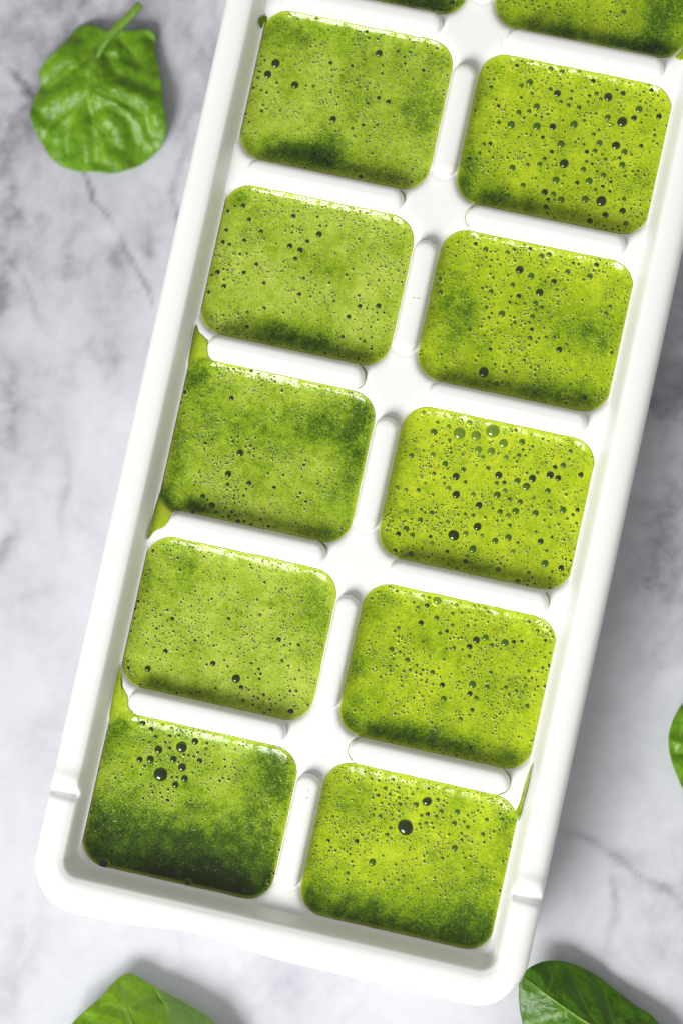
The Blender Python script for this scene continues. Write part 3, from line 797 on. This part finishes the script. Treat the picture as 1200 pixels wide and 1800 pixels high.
# ------------------------------------------------------------------ spinach leaves
def leaf(outline, midrib, veins, zfun, label, stem=None, mat=LEAF, hz=50, rib_w=3.0, pucker=7.0, seed=1, crinkle=6.0):
    """outline, midrib and veins are given where the leaf lies; zfun(px, py) is its height above the marble"""
    O = spline(outline, 200, True)
    c = O.mean(0)
    w0 = px2w(c[0], c[1], hz)
    root = empty('spinach_leaf', Vector((w0[0] * S, w0[1] * S, 0)))
    tag(root, label, 'spinach leaf', 'loose spinach leaves on the marble')
    def world(x, y, z):
        p = px2w(x, y, hz)          # plan position taken at the leaf's mean height
        return np.stack([p[..., 0] - w0[0], p[..., 1] - w0[1], z], -1)
    fr = np.r_[np.linspace(.01, .9, 44), np.linspace(.925, 1, 5)]
    X = c[0] + fr[:, None] * (O[:, 0] - c[0]); Y = c[1] + fr[:, None] * (O[:, 1] - c[1])
    mid = spline(midrib, 30)
    vs2 = [spline(v, 14) for v in veins]
    def height(X, Y):
        dm, _ = seg_dist(X, Y, mid)
        dv = np.full(np.shape(X), 1e9)
        for v in vs2:
            dv = np.minimum(dv, seg_dist(X, Y, v)[0])
        z = zfun(X, Y)
        z = z + pucker * (1 - np.exp(-(np.minimum(dm, dv) / 15) ** 2)) + 1.1 * pucker * (fbm(X / 24, Y / 24, seed, 3) - .5) + crinkle * (fbm(X / 40, Y / 40, seed + 8, 2) - .5)
        return z, dm, dv
    Z, dm, dv = height(X, Y)
    Z = np.maximum(Z, 3)
    W = world(X, Y, Z)
    me = mesh_np('leaf_blade', W.reshape(-1, 3), grid_faces(len(fr), len(O), True))
    vein = np.clip(0.6 * np.exp(-(dm / 4.5) ** 2) + 0.55 * np.exp(-(dv / 3.0) ** 2), 0, 1)
    attr(me, 'vein', vein.ravel())
    o = obj('leaf_blade', me, mat, root)
    sol = o.modifiers.new('thickness', 'SOLIDIFY')
    sol.thickness = 2.2 * S; sol.offset = -1
    def tube(name, pts, ra, rb, lift, m, par, n=26):
        q = np.asarray(pts)
        z, _, _ = height(q[:, 0], q[:, 1])
        w = world(q[:, 0], q[:, 1], np.maximum(z, 3) + lift)
        tang = np.gradient(w, axis=0); tang /= np.linalg.norm(tang, axis=1)[:, None] + 1e-9
        sd = np.cross(tang, [0, 0, 1]); sd /= np.linalg.norm(sd, axis=1)[:, None] + 1e-9
        up = np.cross(sd, tang)
        r = np.linspace(ra, rb, len(w))[:, None]
        V = []
        for k in range(8):
            a = 2 * math.pi * k / 8
            V.append(w + r * (math.cos(a) * sd + 0.6 * math.sin(a) * up))
        V = np.stack(V, 1).reshape(-1, 3)
        me = mesh_np(name, V, grid_faces(len(w), 8, True))
        attr(me, 'vein', np.full(len(V), .5))
        return obj(name, me, m, par)
    tube('midrib', mid, rib_w * 1.1, rib_w * .2, .0, STEM, o)
    for v in vs2:
        tube('side_vein', v, rib_w * .36, rib_w * .12, -.2, STEM, o)
    if stem is not None:
        q = spline([p[:2] for p in stem], 24)
        zs = spline([(p[2], 0) for p in stem], 24)[:, 0]; rs = spline([(p[3], 0) for p in stem], 24)[:, 0]
        w = world(q[:, 0], q[:, 1], zs)
        tang = np.gradient(w, axis=0); tang /= np.linalg.norm(tang, axis=1)[:, None]
        sd = np.cross(tang, [0, 0, 1]); sd /= np.linalg.norm(sd, axis=1)[:, None]
        up = np.cross(sd, tang)
        V = []
        for i in range(24):
            for k in range(10):
                a = 2 * math.pi * k / 10
                g = 1 - .35 * math.exp(-((a - math.pi / 2) / .5) ** 2)      # shallow channel on top
                V.append(w[i] + rs[i] * g * (math.cos(a) * sd[i] + .75 * math.sin(a) * up[i]))
        n = len(V)
        V += [w[0], w[-1]]
        F = [tuple(f) for f in grid_faces(24, 10, True)]
        F += [(n, (k + 1) % 10, k) for k in range(10)] + [(n + 1, 230 + k, 230 + (k + 1) % 10) for k in range(10)]
        sm = bpy.data.meshes.new('leaf_stem')
        sm.from_pydata([Vector(v) * S for v in V], [], F)
        sm.polygons.foreach_set('use_smooth', [True] * len(F))
        attr(sm, 'vein', np.full(len(V), .15))
        obj('leaf_stem', sm, STEM, root)
    return root, world, o

T3 = lambda pts, ox=0, oy=0, s=3.0: [(ox + a / s, oy + b / s) for a, b in pts]
# top left, whole leaf with its stem
o1 = T3([(590, 160), (540, 145), (490, 120), (435, 108), (390, 125), (360, 165), (330, 215), (280, 270), (220, 322), (195, 380), (200, 440), (170, 500), (155, 560), (157, 630), (182, 695),
         (215, 752), (255, 812), (310, 855), (390, 885), (480, 900), (570, 902), (650, 885), (730, 850), (800, 800), (850, 740), (870, 680), (868, 600), (855, 500), (840, 400), (820, 310),
         (806, 240), (812, 190), (795, 150), (760, 140), (705, 152), (650, 150)])
m1 = T3([(605, 180), (530, 270), (482, 345), (466, 430), (470, 520), (490, 640), (500, 760), (505, 835)])
v1 = [T3(v) for v in ([(472, 525), (600, 580), (680, 660), (712, 760), (705, 830)], [(468, 510), (410, 570), (355, 660), (345, 790)], [(478, 440), (545, 495), (630, 520), (760, 600), (800, 690)],
                      [(545, 280), (620, 370), (700, 420), (800, 470)], [(575, 225), (500, 285), (420, 330), (300, 410), (235, 450)], [(612, 185), (670, 230), (715, 320)],
                      [(490, 640), (560, 700), (600, 770)], [(420, 560), (330, 590), (250, 640), (215, 690)])]
def z1(x, y):
    r = np.hypot((x - 155) / 120, (y - 170) / 130)
    return 52 - 34 * np.clip(r, 0, 1.2) ** 2 + 16 * np.clip((x - 200) / 90, -1, 1) + 10 * np.sin(np.arctan2(y - 165, x - 155) * 5 + .6) * np.clip(r, 0, 1) ** 3
leaf(o1, m1, v1, z1, 'whole glossy spinach leaf with its stem, left of the top of the tray', hz=45, rib_w=3.4, pucker=8, seed=4, crinkle=22,
     stem=[(166, 110, 36, 3.0), (182, 80, 46, 6.4), (200, 58, 52, 8.4), (222, 39, 58, 8.2), (238, 25, 64, 7.4), (250, 12, 67, 7.2)])
# right edge, mostly outside the photo
o2 = [(1262, 1205), (1225, 1214), (1200, 1235), (1186, 1255), (1177, 1278), (1173, 1300), (1176, 1326), (1185, 1355), (1200, 1388), (1225, 1412), (1270, 1418), (1320, 1390), (1350, 1330), (1340, 1260), (1305, 1215)]
m2 = [(1345, 1300), (1290, 1305), (1240, 1300), (1195, 1290)]
v2 = [[(1270, 1303), (1235, 1335), (1205, 1370)], [(1280, 1304), (1240, 1260), (1215, 1235)], [(1235, 1300), (1205, 1318), (1188, 1322)]]
leaf(o2, m2, v2, lambda x, y: 40 - 18 * np.abs((y - 1305) / 90) ** 1.5 + 10 * np.sin(x / 23) * np.clip(np.abs(y - 1305) / 90, 0, 1), 'spinach leaf only partly showing at the right edge of the photo', hz=35, seed=9, pucker=8)
# bottom right, creased along its midrib
o3 = [(911, 1740), (914, 1717), (930, 1700), (955, 1691), (985, 1691), (1012, 1699), (1045, 1716), (1080, 1742), (1115, 1769), (1145, 1788), (1168, 1815), (1182, 1850), (1172, 1900), (1120, 1935), (1040, 1930), (965, 1890), (928, 1830), (914, 1782)]
m3 = [(1150, 1872), (1090, 1830), (1030, 1795), (975, 1757), (935, 1728), (918, 1716)]
v3 = [[(1060, 1812), (1030, 1770), (1008, 1722)], [(1090, 1830), (1075, 1790), (1060, 1740)], [(1000, 1772), (960, 1790), (930, 1800)], [(1050, 1806), (1005, 1845), (975, 1880)], [(960, 1746), (970, 1720), (965, 1700)]]
def z3(x, y):
    nx, ny = -0.56, 0.83                  # across the crease, towards the near side
    t = (x - 975) * nx + (y - 1757) * ny
    return 72 - np.where(t > 0, 0.34 * t, -0.66 * t) - 0.0004 * t * t + 4 * np.sin(x / 30)
leaf(o3, m3, v3, z3, 'spinach leaf creased along its midrib, touching the lower right corner of the tray', mat=LEAF_DARK, hz=55, seed=13, pucker=6)
# bottom left
o4 = [(128, 1800), (152, 1775), (180, 1751), (200, 1727), (214, 1715), (230, 1713), (246, 1720), (272, 1736), (310, 1755), (345, 1774), (377, 1797), (398, 1825), (420, 1870), (400, 1950), (300, 2000), (180, 1990), (110, 1920), (104, 1850)]
m4 = [(330, 1960), (280, 1880), (240, 1800), (222, 1760), (216, 1730)]
v4 = [[(250, 1820), (200, 1800), (160, 1790)], [(228, 1772), (200, 1765), (180, 1765)], [(262, 1845), (310, 1815), (345, 1795)], [(226, 1766), (256, 1752), (275, 1748)]]
def z4(x, y):
    t = (x - 235) * .88 - (y - 1790) * .47
    return 50 - 0.10 * np.abs(t) - .0016 * t * t - 16 * np.clip((1740 - y) / 30, -2, 1)
r4, w4, b4 = leaf(o4, m4, v4, z4, 'light green spinach leaf below the lower left of the tray, tip pointing up', mat=LEAF_BRIGHT, hz=46, seed=17, pucker=5)

# a thin paler sheet raised over the leaf's right side
def pale_sheet():
    pts = [(271, 1733), (279, 1750), (292, 1768), (296, 1790), (293, 1815), (305, 1850), (350, 1872), (398, 1860), (402, 1834), (388, 1812), (372, 1797), (342, 1776), (308, 1757), (284, 1743)]
    O = spline(pts, 80, True); c = O.mean(0)
    V = []
    fr = (1.0, .97, .9, .75, .5, .25, .02)
    lift = (.6, 2.4, 3.6, 4.6, 5.2, 5.4, 5.4)
    for f, l in zip(fr, lift):
        q = c + (O - c) * f
        z = z4(q[:, 0], q[:, 1]) + 5 + 2.5 * (fbm(q[:, 0] / 22, q[:, 1] / 22, 17, 3) - .5) + l
        V.append(w4(q[:, 0], q[:, 1], z))
    me = mesh_np('pale_patch', np.concatenate(V), grid_faces(len(fr), 80, True))
    attr(me, 'vein', np.full(len(me.vertices), .05))
    o = obj('pale_patch', me, LEAF_PALE, r4)
    o['label'] = 'paler patch lying on the right side of the leaf'
pale_sheet()
